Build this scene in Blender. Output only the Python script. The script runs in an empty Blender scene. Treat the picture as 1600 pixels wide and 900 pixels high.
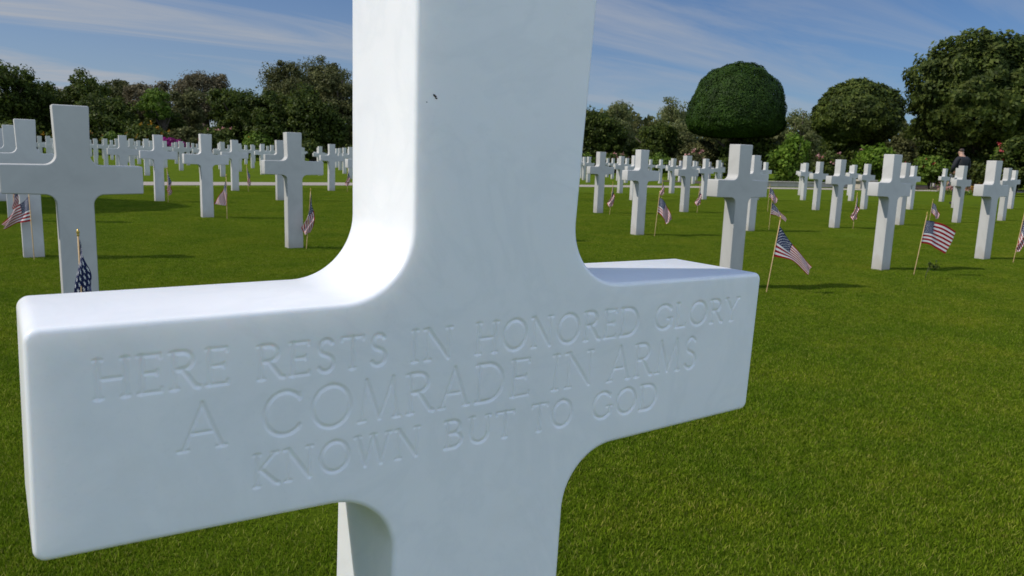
import bpy, bmesh, math, random
import numpy as np
from mathutils import Vector, Matrix
R_ = math.radians
scene = bpy.context.scene
COL = scene.collection

# ------------------------------------------------------------------ camera
CAM = Vector((-0.2918, -0.4667, 0.9406))
RT = Vector((0.82118631, -0.56951805, 0.03608646))
UP = Vector((0.06497494, 0.15613763, 0.98559591))
FW = Vector((0.56694911, 0.80701316, -0.16522248))
cd = bpy.data.cameras.new('camera')
cam = bpy.data.objects.new('camera', cd)
COL.objects.link(cam)
cam.matrix_world = Matrix(((RT.x, UP.x, -FW.x, CAM.x), (RT.y, UP.y, -FW.y, CAM.y), (RT.z, UP.z, -FW.z, CAM.z), (0, 0, 0, 1)))
cd.sensor_width = 36.0
cd.lens = 1215.41 / 1600 * 36
cd.clip_start = 0.02
cd.clip_end = 3000
cd.dof.use_dof = True
cd.dof.focus_distance = 0.95
cd.dof.aperture_fstop = 22
scene.camera = cam

# ------------------------------------------------------------------ world and sun
SUN_EL = R_(43.0)
SUN_AZ = Vector((-0.935, 0.355, 0)).normalized()       # towards the sun
w = bpy.data.worlds.new('World')
scene.world = w
w.use_nodes = True
nt = w.node_tree
nt.nodes.clear()
N = nt.nodes.new
L = nt.links.new
out = N('ShaderNodeOutputWorld')
bg = N('ShaderNodeBackground')
sky = N('ShaderNodeTexSky')
sky.sky_type = 'NISHITA'
sky.sun_disc = False
sky.sun_elevation = SUN_EL
sky.sun_rotation = math.atan2(SUN_AZ.x, SUN_AZ.y)
sky.altitude = 0
sky.air_density = 1.0
sky.dust_density = 0.0
sky.ozone_density = 4.0
SKY_STRENGTH = 0.095
bg.inputs['Strength'].default_value = SKY_STRENGTH
# thin cirrus: noise on the sky direction projected to a high flat layer
tc = N('ShaderNodeTexCoord')
sep = N('ShaderNodeSeparateXYZ')
L(tc.outputs['Generated'], sep.inputs[0])
zz = N('ShaderNodeMath'); zz.operation = 'MAXIMUM'; zz.inputs[1].default_value = 0.0
L(sep.outputs['Z'], zz.inputs[0])
za = N('ShaderNodeMath'); za.operation = 'ADD'; za.inputs[1].default_value = 0.12
L(zz.outputs[0], za.inputs[0])
dx = N('ShaderNodeMath'); dx.operation = 'DIVIDE'; L(sep.outputs['X'], dx.inputs[0]); L(za.outputs[0], dx.inputs[1])
dy = N('ShaderNodeMath'); dy.operation = 'DIVIDE'; L(sep.outputs['Y'], dy.inputs[0]); L(za.outputs[0], dy.inputs[1])
cmb = N('ShaderNodeCombineXYZ'); L(dx.outputs[0], cmb.inputs[0]); L(dy.outputs[0], cmb.inputs[1])
mp = N('ShaderNodeMapping')
mp.inputs['Rotation'].default_value = (0, 0, R_(55))
mp.inputs['Scale'].default_value = (0.30, 1.3, 1)
mp.inputs['Location'].default_value = (3.1, 4.0, 0)
L(cmb.outputs[0], mp.inputs[0])
n1 = N('ShaderNodeTexNoise'); n1.inputs['Scale'].default_value = 0.9; n1.inputs['Detail'].default_value = 12
n1.inputs['Roughness'].default_value = 0.64; n1.inputs['Distortion'].default_value = 0.9
L(mp.outputs[0], n1.inputs['Vector'])
cr = N('ShaderNodeValToRGB')
cr.color_ramp.elements[0].position = 0.43; cr.color_ramp.elements[0].color = (0, 0, 0, 1)
cr.color_ramp.elements[1].position = 0.66; cr.color_ramp.elements[1].color = (1, 1, 1, 1)
L(n1.outputs['Fac'], cr.inputs[0])
# the veil lies thicker low on the horizon
hz = N('ShaderNodeMapRange'); hz.inputs['From Min'].default_value = 0.0; hz.inputs['From Max'].default_value = 0.30
hz.inputs['To Min'].default_value = 0.62; hz.inputs['To Max'].default_value = 0.0
L(zz.outputs[0], hz.inputs['Value'])
am = N('ShaderNodeMath'); am.operation = 'MULTIPLY_ADD'; am.inputs[1].default_value = 0.72
L(cr.outputs[0], am.inputs[0]); L(hz.outputs[0], am.inputs[2])
am.use_clamp = True
mix = N('ShaderNodeMix'); mix.data_type = 'RGBA'
tint = N('ShaderNodeMix'); tint.data_type = 'RGBA'; tint.blend_type = 'MULTIPLY'; tint.inputs['Factor'].default_value = 1
tint.inputs['B'].default_value = (0.33, 0.55, 0.80, 1)
L(sky.outputs[0], tint.inputs['A'])
az = N('ShaderNodeMapRange'); az.inputs['From Min'].default_value = 0.15; az.inputs['From Max'].default_value = 0.85
az.inputs['To Min'].default_value = 1.0; az.inputs['To Max'].default_value = 0.55
L(sep.outputs['X'], az.inputs['Value'])
am2 = N('ShaderNodeMath'); am2.operation = 'MULTIPLY'; L(am.outputs[0], am2.inputs[0]); L(az.outputs[0], am2.inputs[1])
am = am2
L(am.outputs[0], mix.inputs['Factor']); L(tint.outputs['Result'], mix.inputs['A'])
CLOUD = (4.1, 4.4, 4.9, 1)
mix.inputs['B'].default_value = CLOUD
# unseen bright cloud bank added behind the camera to fill the shaded stone fronts
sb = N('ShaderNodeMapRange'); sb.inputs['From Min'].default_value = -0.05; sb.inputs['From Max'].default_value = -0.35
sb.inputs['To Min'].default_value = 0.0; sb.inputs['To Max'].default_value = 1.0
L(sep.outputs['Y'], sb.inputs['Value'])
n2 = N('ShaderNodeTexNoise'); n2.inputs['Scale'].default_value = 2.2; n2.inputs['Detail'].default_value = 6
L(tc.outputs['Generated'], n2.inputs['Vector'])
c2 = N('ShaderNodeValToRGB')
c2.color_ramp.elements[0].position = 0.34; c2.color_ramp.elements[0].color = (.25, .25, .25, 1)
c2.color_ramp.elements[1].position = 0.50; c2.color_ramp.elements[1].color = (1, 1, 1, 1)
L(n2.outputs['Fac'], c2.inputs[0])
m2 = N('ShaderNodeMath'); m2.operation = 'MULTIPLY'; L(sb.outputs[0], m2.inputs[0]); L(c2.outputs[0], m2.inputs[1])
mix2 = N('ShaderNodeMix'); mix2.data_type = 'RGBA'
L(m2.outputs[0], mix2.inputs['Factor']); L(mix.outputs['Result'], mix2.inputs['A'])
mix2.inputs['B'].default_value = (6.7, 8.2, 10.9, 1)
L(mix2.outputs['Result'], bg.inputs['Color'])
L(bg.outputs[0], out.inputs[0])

sd = bpy.data.lights.new('sun', 'SUN')
sd.energy = 3.65
sd.angle = R_(0.55)
sd.color = (1.0, 0.94, 0.85)
sun = bpy.data.objects.new('sun', sd)
COL.objects.link(sun)
tosun = Vector((SUN_AZ.x * math.cos(SUN_EL), SUN_AZ.y * math.cos(SUN_EL), math.sin(SUN_EL)))
sun.rotation_euler = tosun.to_track_quat('Z', 'Y').to_euler()

scene.view_settings.view_transform = 'Standard'
scene.view_settings.look = 'None'
scene.view_settings.exposure = 0.0
scene.view_settings.gamma = 1.0
scene.view_settings.use_curve_mapping = False
scene.cycles.max_bounces = 8
scene.cycles.transparent_max_bounces = 8
scene.cycles.use_denoising = True

# ------------------------------------------------------------------ helpers
def link(name, me, mat=None, parent=None, loc=None):
    o = bpy.data.objects.new(name, me)
    COL.objects.link(o)
    if mat is not None:
        me.materials.append(mat)
    if parent is not None:
        o.parent = parent
    if loc is not None:
        o.location = loc
    return o

def empty(name, loc=(0, 0, 0), rz=0.0):
    o = bpy.data.objects.new(name, None)
    o.empty_display_size = 0.2
    COL.objects.link(o)
    o.location = loc
    o.rotation_euler = (0, 0, rz)
    return o

def tag(o, label, cat, group=None):
    o['label'] = label
    o['category'] = cat
    if group:
        o['group'] = group
    return o

def mesh_np(name, V, F, smooth=False):
    """V (n,3) array, F (m,k) array of equal-size faces"""
    V = np.asarray(V, np.float32); F = np.asarray(F, np.int32)
    me = bpy.data.meshes.new(name)
    m, k = F.shape
    me.vertices.add(len(V)); me.vertices.foreach_set('co', V.ravel())
    me.loops.add(m * k); me.loops.foreach_set('vertex_index', F.ravel())
    me.polygons.add(m)
    me.polygons.foreach_set('loop_start', np.arange(0, m * k, k, dtype=np.int32))
    me.polygons.foreach_set('loop_total', np.full(m, k, np.int32))
    me.polygons.foreach_set('use_smooth', np.full(m, smooth, bool))
    me.update(calc_edges=True)
    me.validate()
    return me

def mat(name, rough=0.6, base=(0.5, 0.5, 0.5), spec=0.5):
    m = bpy.data.materials.new(name)
    m.use_nodes = True
    b = m.node_tree.nodes['Principled BSDF']
    b.inputs['Base Color'].default_value = (*base, 1)
    b.inputs['Roughness'].default_value = rough
    b.inputs['Specular IOR Level'].default_value = spec
    return m, m.node_tree, b

def ramp(nt, fac, stops):
    r = nt.nodes.new('ShaderNodeValToRGB')
    e = r.color_ramp.elements
    while len(e) < len(stops):
        e.new(0.5)
    for i, (p, c) in enumerate(stops):
        e[i].position = p; e[i].color = (*c, 1)
    nt.links.new(fac, r.inputs[0])
    return r.outputs[0]

def noise(nt, scale, detail=4, rough=0.5, coord='Object', dist=0.0, vec=None):
    n = nt.nodes.new('ShaderNodeTexNoise')
    n.inputs['Scale'].default_value = scale; n.inputs['Detail'].default_value = detail
    n.inputs['Roughness'].default_value = rough; n.inputs['Distortion'].default_value = dist
    if vec is None:
        t = nt.nodes.new('ShaderNodeTexCoord'); vec = t.outputs[coord]
    nt.links.new(vec, n.inputs['Vector'])
    return n.outputs['Fac']

def mixc(nt, fac, a, b, mode='MIX'):
    m = nt.nodes.new('ShaderNodeMix'); m.data_type = 'RGBA'; m.blend_type = mode
    if isinstance(fac, (int, float)): m.inputs['Factor'].default_value = fac
    else: nt.links.new(fac, m.inputs['Factor'])
    for k, s in (('A', a), ('B', b)):
        if isinstance(s, tuple): m.inputs[k].default_value = (*s, 1)
        else: nt.links.new(s, m.inputs[k])
    return m.outputs['Result']

def bump(nt, b, h, strength, dist):
    n = nt.nodes.new('ShaderNodeBump')
    n.inputs['Strength'].default_value = strength; n.inputs['Distance'].default_value = dist
    nt.links.new(h, n.inputs['Height']); nt.links.new(n.outputs[0], b.inputs['Normal'])

# ------------------------------------------------------------------ materials
def marble(name, c0, c1, sss, rough, base_dirt):
    m, t, b = mat(name, rough)
    col = ramp(t, noise(t, 3.2, 6, 0.6, dist=1.2), [(0.3, c0), (0.62, c1)])
    col = mixc(t, ramp(t, noise(t, 11.0, 5, 0.6, dist=0.6), [(0.5, (0, 0, 0)), (0.9, (0.14, 0.14, 0.14))]), col, tuple(x * 0.72 for x in c0))
    if base_dirt:
        tcn = t.nodes.new('ShaderNodeTexCoord'); s = t.nodes.new('ShaderNodeSeparateXYZ')
        t.links.new(tcn.outputs['Object'], s.inputs[0])
        nz = noise(t, 9, 4, 0.6)
        a = t.nodes.new('ShaderNodeMath'); a.operation = 'MULTIPLY_ADD'; a.inputs[1].default_value = 0.25
        t.links.new(nz, a.inputs[0]); t.links.new(s.outputs['Z'], a.inputs[2])
        f = ramp(t, a.outputs[0], [(0.11, (0.5, 0.5, 0.5)), (0.26, (0, 0, 0))])
        col = mixc(t, f, col, (0.30, 0.255, 0.18))
    if base_dirt:
        oi_ = t.nodes.new('ShaderNodeObjectInfo')
        col = mixc(t, 1.0, col, ramp(t, oi_.outputs['Random'], [(0.0, (0.86, 0.86, 0.84)), (1.0, (1.06, 1.06, 1.06))]), 'MULTIPLY')
    else:
        # faint wandering grey veins, water marks and warm stains in the polished stone
        w1 = t.nodes.new('ShaderNodeMath'); w1.operation = 'SUBTRACT'; w1.inputs[1].default_value = 0.5
        t.links.new(noise(t, 5.5, 7, 0.62, dist=2.2), w1.inputs[0])
        w2 = t.nodes.new('ShaderNodeMath'); w2.operation = 'ABSOLUTE'; t.links.new(w1.outputs[0], w2.inputs[0])
        col = mixc(t, ramp(t, w2.outputs[0], [(0.0, (0.15, 0.15, 0.15)), (0.06, (0, 0, 0))]), col, (0.66, 0.69, 0.71))
        col = mixc(t, ramp(t, noise(t, 13, 6, 0.65, dist=0.4), [(0.56, (0, 0, 0)), (0.78, (0.16, 0.16, 0.16))]), col, (0.76, 0.72, 0.64))
        col = mixc(t, ramp(t, noise(t, 420, 3, 0.6), [(0.60, (0, 0, 0)), (0.80, (0.14, 0.14, 0.14))]), col, (0.55, 0.56, 0.57))
    t.links.new(col, b.inputs['Base Color'])
    b.inputs['Subsurface Weight'].default_value = sss
    b.inputs['Subsurface Radius'].default_value = (1.0, 0.85, 0.7)
    b.inputs['Subsurface Scale'].default_value = 0.018
    bump(t, b, noise(t, 60, 4, 0.6), 0.12, 0.0008)
    return m
M_MARBLE = marble('polished_white_marble', (0.83, 0.84, 0.85), (0.90, 0.90, 0.895), 0.45, 0.3, False)
M_STONE = marble('weathered_marble_darkened', (0.48, 0.47, 0.45), (0.56, 0.55, 0.525), 0.0, 0.6, True)  # weathered tone, darkened further to stand in for weaker light on these crosses

def lawn_material():
    m, t, b = mat('lawn', 0.95, spec=0.03)
    c = ramp(t, noise(t, 0.45, 5, 0.6), [(0.3, (0.080, 0.126, 0.006)), (0.72, (0.112, 0.164, 0.009))])
    c2 = ramp(t, noise(t, 28, 5, 0.7), [(0.35, (0.060, 0.100, 0.004)), (0.7, (0.145, 0.196, 0.014))])
    t.links.new(mixc(t, 0.5, c, c2), b.inputs['Base Color'])
    bump(t, b, noise(t, 45, 5, 0.75), 0.9, 0.03)
    return m
M_LAWN = lawn_material()

def leafy(name, stops, rough=0.55, trans=0.25, spec=0.3):
    m, t, b = mat(name, rough, spec=spec)
    g = t.nodes.new('ShaderNodeNewGeometry')
    col = ramp(t, g.outputs['Random Per Island'], stops)
    n = ramp(t, noise(t, 0.9, 3, 0.5), [(0.3, (0.62, 0.62, 0.62)), (0.7, (1.25, 1.25, 1.25))])
    if name == 'grass_blade':                                     # worn, dry and lush patches across the lawn
        ps = g.outputs['Position']
        n = ramp(t, noise(t, 1.7, 6, 0.65, vec=ps), [(0.30, (0.74, 0.86, 0.8)), (0.52, (1.0, 1.0, 1.0)), (0.72, (1.30, 1.12, 1.25))])
        n = mixc(t, 1.0, n, ramp(t, noise(t, 17.0, 4, 0.65, vec=ps), [(0.30, (0.72, 0.76, 0.7)), (0.70, (1.22, 1.18, 1.2))]), 'MULTIPLY')
    col = mixc(t, 1.0, col, n, 'MULTIPLY')
    t.links.new(col, b.inputs['Base Color'])
    if trans:
        tr = t.nodes.new('ShaderNodeBsdfTranslucent'); t.links.new(col, tr.inputs[0])
        mx = t.nodes.new('ShaderNodeMixShader'); mx.inputs[0].default_value = trans
        o = t.nodes['Material Output']
        t.links.new(b.outputs[0], mx.inputs[1]); t.links.new(tr.outputs[0], mx.inputs[2]); t.links.new(mx.outputs[0], o.inputs[0])
    return m
M_GRASS = leafy('grass_blade', [(0.0, (0.0878, 0.1505, 0.0063)), (0.45, (0.1568, 0.2383, 0.0101)), (0.8, (0.2195, 0.2947, 0.02)), (0.97, (0.326, 0.326, 0.069))], 0.7, 0.4, 0.05)
M_DARK = leafy('dark_evergreen_leaf', [(0.0, (0.0333, 0.0534, 0.01)), (0.6, (0.0808, 0.1149, 0.0185)), (1.0, (0.1472, 0.1744, 0.0342))], 0.6, 0.35, 0.2)
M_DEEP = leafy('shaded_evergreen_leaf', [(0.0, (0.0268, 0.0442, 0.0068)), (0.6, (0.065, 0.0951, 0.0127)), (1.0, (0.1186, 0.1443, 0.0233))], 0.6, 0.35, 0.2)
M_OLIVE = leafy('olive_leaf', [(0.0, (0.0506, 0.0602, 0.0184)), (0.6, (0.1181, 0.1266, 0.0411)), (1.0, (0.2023, 0.198, 0.0718))], 0.6, 0.35, 0.2)
M_GREY = leafy('eucalyptus_leaf', [(0.0, (0.0684, 0.0622, 0.0323)), (0.6, (0.1454, 0.1275, 0.0684)), (1.0, (0.2566, 0.21, 0.1182))], 0.6, 0.35, 0.2)
M_FRESH = leafy('fresh_leaf', [(0.0, (0.0532, 0.1016, 0.0097)), (0.6, (0.1198, 0.1969, 0.0213)), (1.0, (0.1997, 0.2795, 0.0387))], 0.6, 0.35, 0.2)
M_PALE = leafy('pale_feathery_leaf', [(0.0, (0.100, 0.125, 0.040)), (0.6, (0.200, 0.225, 0.080)), (1.0, (0.310, 0.310, 0.140))], 0.6, 0.5, 0.2)
M_BRIGHT = leafy('bright_green_leaf', [(0.0, (0.0675, 0.135, 0.0108)), (0.6, (0.162, 0.27, 0.0243)), (1.0, (0.2565, 0.3645, 0.0486))], 0.6, 0.5, 0.2)
M_TOPI = leafy('cypress_scale_leaf', [(0.0, (0.0121, 0.0327, 0.0027)), (0.6, (0.0297, 0.0683, 0.0054)), (1.0, (0.0513, 0.101, 0.0095))], 0.6, 0.15, 0.2)
M_MAGENTA = leafy('magenta_petal', [(0.0, (0.20, 0.01, 0.12)), (1.0, (0.42, 0.03, 0.26))])
M_ROSE = leafy('red_petal', [(0.0, (0.35, 0.02, 0.02)), (1.0, (0.60, 0.12, 0.12))])
M_PINK = leafy('pink_petal', [(0.0, (0.50, 0.18, 0.17)), (1.0, (0.70, 0.42, 0.38))])
M_ORANGE = leafy('orange_petal', [(0.0, (0.38, 0.14, 0.02)), (1.0, (0.52, 0.32, 0.03))])
M_BARK, t, b = mat('bark', 0.9)
t.links.new(ramp(t, noise(t, 6, 5, 0.6), [(0.3, (0.045, 0.035, 0.026)), (0.7, (0.13, 0.105, 0.08))]), b.inputs['Base Color'])
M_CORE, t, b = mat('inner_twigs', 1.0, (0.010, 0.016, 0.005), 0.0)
M_PATH, t, b = mat('pale_gravel_path', 0.9)
t.links.new(ramp(t, noise(t, 40, 5, 0.7), [(0.3, (0.30, 0.255, 0.21)), (0.7, (0.44, 0.385, 0.32))]), b.inputs['Base Color'])
M_KERB, t, b = mat('limestone', 0.85)
t.links.new(ramp(t, noise(t, 7, 5, 0.7), [(0.3, (0.36, 0.32, 0.26)), (0.7, (0.50, 0.45, 0.37))]), b.inputs['Base Color'])
M_SOIL, t, b = mat('soil', 0.95)
t.links.new(ramp(t, noise(t, 12, 5, 0.7), [(0.3, (0.05, 0.035, 0.022)), (0.7, (0.11, 0.08, 0.05))]), b.inputs['Base Color'])
M_WOOD, t, b = mat('pale_wooden_dowel', 0.6)
t.links.new(ramp(t, noise(t, 30, 3, 0.5), [(0.3, (0.42, 0.27, 0.12)), (0.7, (0.56, 0.38, 0.18))]), b.inputs['Base Color'])
M_GOLD, t, b = mat('gold_paint', 0.35, (0.62, 0.43, 0.10)); b.inputs['Metallic'].default_value = 0.6
M_SKIN, t, b = mat('skin', 0.55, (0.45, 0.27, 0.19)); b.inputs['Subsurface Weight'].default_value = 0.1
M_JACKET, t, b = mat('black_cloth', 0.8)
t.links.new(ramp(t, noise(t, 20, 4, 0.6), [(0.3, (0.008, 0.009, 0.013)), (0.7, (0.018, 0.019, 0.025))]), b.inputs['Base Color'])
M_JEANS, t, b = mat('blue_denim', 0.8)
t.links.new(ramp(t, noise(t, 20, 4, 0.6), [(0.3, (0.020, 0.035, 0.11)), (0.7, (0.045, 0.075, 0.19))]), b.inputs['Base Color'])
M_HAIR, t, b = mat('brown_hair', 0.6, (0.05, 0.03, 0.02))
M_SHOE, t, b = mat('black_leather', 0.4, (0.012, 0.012, 0.012))
M_SPECK, t, b = mat('dark_speck', 0.8, (0.02, 0.015, 0.012))

def flag_material():
    m, t, b = mat('printed_flag_cotton', 0.75, spec=0.2)
    uv = t.nodes.new('ShaderNodeUVMap'); s = t.nodes.new('ShaderNodeSeparateXYZ'); t.links.new(uv.outputs[0], s.inputs[0])
    def M(op, a, b_=None, c=None):
        n = t.nodes.new('ShaderNodeMath'); n.operation = op
        for i, q in enumerate((a, b_, c)):
            if q is None: continue
            if isinstance(q, (int, float)): n.inputs[i].default_value = q
            else: t.links.new(q, n.inputs[i])
        return n.outputs[0]
    U, V = s.outputs['X'], s.outputs['Y']
    st = M('FLOORED_MODULO', M('FLOOR', M('MULTIPLY', V, 12.999)), 2.0)          # 0 red, 1 white
    stripes = mixc(t, st, (0.36, 0.008, 0.016), (0.78, 0.76, 0.74))
    # canton: 50 stars in nine staggered rows
    CU, CV = 0.40, 6.0 / 13.0
    cu = M('MULTIPLY', M('DIVIDE', U, CU), 12.0); cv = M('MULTIPLY', M('DIVIDE', M('SUBTRACT', V, CV), 1 - CV), 10.0)
    iu = M('ROUND', cu); iv = M('ROUND', cv)
    par = M('FLOORED_MODULO', M('ADD', iu, iv), 2.0)                             # stars where the sum is even
    du = M('SUBTRACT', cu, iu); dv = M('SUBTRACT', cv, iv)
    ang = M('ARCTAN2', du, dv)
    r = M('SQRT', M('ADD', M('MULTIPLY', M('MULTIPLY', du, du), 0.9), M('MULTIPLY', dv, dv)))
    lim = M('MULTIPLY_ADD', M('COSINE', M('MULTIPLY', ang, 5.0)), 0.13, 0.33)
    star = M('LESS_THAN', r, lim)
    inside = M('MULTIPLY', M('MULTIPLY', M('GREATER_THAN', cu, 0.5), M('LESS_THAN', cu, 11.5)), M('MULTIPLY', M('GREATER_THAN', cv, 0.5), M('LESS_THAN', cv, 9.5)))
    star = M('MULTIPLY', M('MULTIPLY', star, inside), M('SUBTRACT', 1.0, par))
    canton = mixc(t, star, (0.018, 0.026, 0.085), (0.78, 0.78, 0.78))
    isc = M('MULTIPLY', M('LESS_THAN', U, CU), M('GREATER_THAN', V, CV))
    col = mixc(t, isc, stripes, canton)
    t.links.new(col, b.inputs['Base Color'])
    tr = t.nodes.new('ShaderNodeBsdfTranslucent'); t.links.new(col, tr.inputs[0])
    mx = t.nodes.new('ShaderNodeMixShader'); mx.inputs[0].default_value = 0.15
    t.links.new(b.outputs[0], mx.inputs[1]); t.links.new(tr.outputs[0], mx.inputs[2]); t.links.new(mx.outputs[0], t.nodes['Material Output'].inputs[0])
    return m
M_FLAG = flag_material()

# ------------------------------------------------------------------ ground, path, lawn
def box_mesh(name, x0, x1, y0, y1, z0, z1, bev=0.0):
    bm = bmesh.new()
    bmesh.ops.create_cube(bm, size=1.0)
    for v in bm.verts:
        v.co = Vector((x0 + (v.co.x + .5) * (x1 - x0), y0 + (v.co.y + .5) * (y1 - y0), z0 + (v.co.z + .5) * (z1 - z0)))
    if bev:
        bmesh.ops.bevel(bm, geom=bm.edges[:], offset=bev, segments=2, affect='EDGES', profile=0.5)
    me = bpy.data.meshes.new(name); bm.to_mesh(me); bm.free()
    return me
g = mesh_np('lawn', [(-900, -900, 0), (1200, -900, 0), (1200, 1200, 0), (-900, 1200, 0)], [(0, 1, 2, 3)])
o = link('lawn', g, M_LAWN); o['kind'] = 'structure'

# path: a pale strip that bends a little as it crosses the plots
PA = [(-30, 19.0), (3, 19.3), (9, 20.4), (16, 21.0), (26, 21.4), (34, 21.0), (60, 19.5), (90, 17.5)]
V = []; F = []
for i, (x, y) in enumerate(PA):
    V += [(x, y, 0.004), (x, y + 1.75, 0.004)]
    if i: F.append((2 * i - 2, 2 * i, 2 * i + 1, 2 * i - 1))
o = link('path', mesh_np('path', V, F), M_PATH); o['kind'] = 'structure'

# mown grass: one patch of real blades, spread over the near lawn by geometry nodes
rng = np.random.default_rng(7)
def grass_patch(n=5200, rad=0.42):
    a = rng.uniform(0, 2 * math.pi, n); r = rad * np.sqrt(rng.uniform(0, 1, n))
    x = r * np.cos(a); y = r * np.sin(a)
    h = rng.uniform(0.005, 0.014, n); wd = rng.uniform(0.0008, 0.0016, n)
    th = rng.uniform(0, 2 * math.pi, n); lean = rng.uniform(0.1, 1.1, n) * h
    la = rng.uniform(0, 2 * math.pi, n)
    ux, uy = np.cos(th) * wd, np.sin(th) * wd
    lx, ly = np.cos(la) * lean, np.sin(la) * lean
    P = np.zeros((n, 5, 3), np.float32)
    P[:, 0] = np.stack([x - ux, y - uy, 0 * x], 1); P[:, 1] = np.stack([x + ux, y + uy, 0 * x], 1)
    P[:, 2] = np.stack([x + ux * .8 + lx * .4, y + uy * .8 + ly * .4, h * .6], 1)
    P[:, 3] = np.stack([x - ux * .8 + lx * .4, y - uy * .8 + ly * .4, h * .6], 1)
    P[:, 4] = np.stack([x + lx, y + ly, h], 1)
    base = np.arange(n)[:, None] * 5
    tri = np.concatenate([base + [0, 1, 2], base + [0, 2, 3], base + [3, 2, 4]])
    me = mesh_np('grass_tuft', P.reshape(-1, 3), tri)
    me.materials.append(M_GRASS)
    return bpy.data.objects.new('grass_tuft', me)
tuft = grass_patch()
fwd = np.array([FW.x, FW.y]); fwd /= np.linalg.norm(fwd); rgt = np.array([fwd[1], -fwd[0]])
pts = []
for d0, d1, dens in ((0.4, 7, 13), (7, 14, 9), (14, 23, 7)):
    xx = (d1 + 1) * 0.80
    n = int((d1 - d0) * 2 * xx * dens)
    d = rng.uniform(d0, d1, n); l = rng.uniform(-xx, xx, n)
    k = np.abs(l) < d * 0.76 + 1.2
    P = np.array([CAM.x, CAM.y]) + d[k, None] * fwd + l[k, None] * rgt
    P = P[P[:, 1] < 18.4]
    pts.append(P)
pts = np.concatenate(pts)
me = bpy.data.meshes.new('grass'); me.vertices.add(len(pts))
me.vertices.foreach_set('co', np.concatenate([pts, np.zeros((len(pts), 1))], 1).astype(np.float32).ravel())
go = link('grass', me, M_GRASS)
go['kind'] = 'stuff'
ng = bpy.data.node_groups.new('scatter_grass', 'GeometryNodeTree')
ng.interface.new_socket('Geometry', in_out='INPUT', socket_type='NodeSocketGeometry')
ng.interface.new_socket('Geometry', in_out='OUTPUT', socket_type='NodeSocketGeometry')
gi = ng.nodes.new('NodeGroupInput'); gout = ng.nodes.new('NodeGroupOutput')
ip = ng.nodes.new('GeometryNodeInstanceOnPoints'); oi = ng.nodes.new('GeometryNodeObjectInfo')
oi.inputs['Object'].default_value = tuft
rv = ng.nodes.new('FunctionNodeRandomValue'); rv.data_type = 'FLOAT_VECTOR'
rv.inputs[0].default_value = (0, 0, 0); rv.inputs[1].default_value = (0, 0, 6.283)
rs = ng.nodes.new('FunctionNodeRandomValue'); rs.data_type = 'FLOAT'
rs.inputs[2].default_value = 0.8; rs.inputs[3].default_value = 1.2
ng.links.new(gi.outputs[0], ip.inputs['Points']); ng.links.new(oi.outputs['Geometry'], ip.inputs['Instance'])
ng.links.new(rv.outputs[0], ip.inputs['Rotation']); ng.links.new(rs.outputs[1], ip.inputs['Scale'])
ng.links.new(ip.outputs[0], gout.inputs[0])
gm = go.modifiers.new('scatter', 'NODES'); gm.node_group = ng

# ------------------------------------------------------------------ crosses
def round_poly(P, rad, seg):
    out = []
    n = len(P)
    for i in range(n):
        p = Vector(P[i]); a = Vector(P[i - 1]) - p; c = Vector(P[(i + 1) % n]) - p
        r = rad[i]
        if r <= 0:
            out.append(tuple(p)); continue
        a.normalize(); c.normalize()
        th = a.angle(c); tl = r / math.tan(th / 2)
        bis = (a + c).normalized(); cen = p + bis * (r / math.sin(th / 2))
        s = p + a * tl - cen; e = p + c * tl - cen
        a0 = math.atan2(s.y, s.x); da = math.atan2(e.y, e.x) - a0
        while da > math.pi: da -= 2 * math.pi
        while da < -math.pi: da += 2 * math.pi
        k = seg if r > 0.02 else max(2, seg // 3)
        for j in range(k + 1):
            t_ = a0 + da * j / k
            out.append((cen.x + r * math.cos(t_), cen.y + r * math.sin(t_)))
    return out

def cross_outline(seg):
    A, zt, zb, ws, H = 0.2841, 0.8353, 0.7070, 0.0735, 1.10
    ztr, zbr = 0.8364, 0.7005
    whz = lambda z: 0.0640 + (0.0730 - 0.0640) * (z - 0.76) / (H - 0.76)
    right = [((ws, -0.12), 0), ((ws, -0.115), 0), ((ws, -0.03), 0), ((ws, zbr + (zb - zbr) * ws / A), 0.047), ((A, zb), 0.007), ((A, zt), 0.007),
             ((whz(ztr), ztr), 0.047), ((whz(H), H), 0.007)]
    P = [p for p, r in right] + [(-p[0], p[1]) for p, r in reversed(right)]
    rd = [r for p, r in right] + [r for p, r in reversed(right)]
    return round_poly(P, rd, seg)

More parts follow.
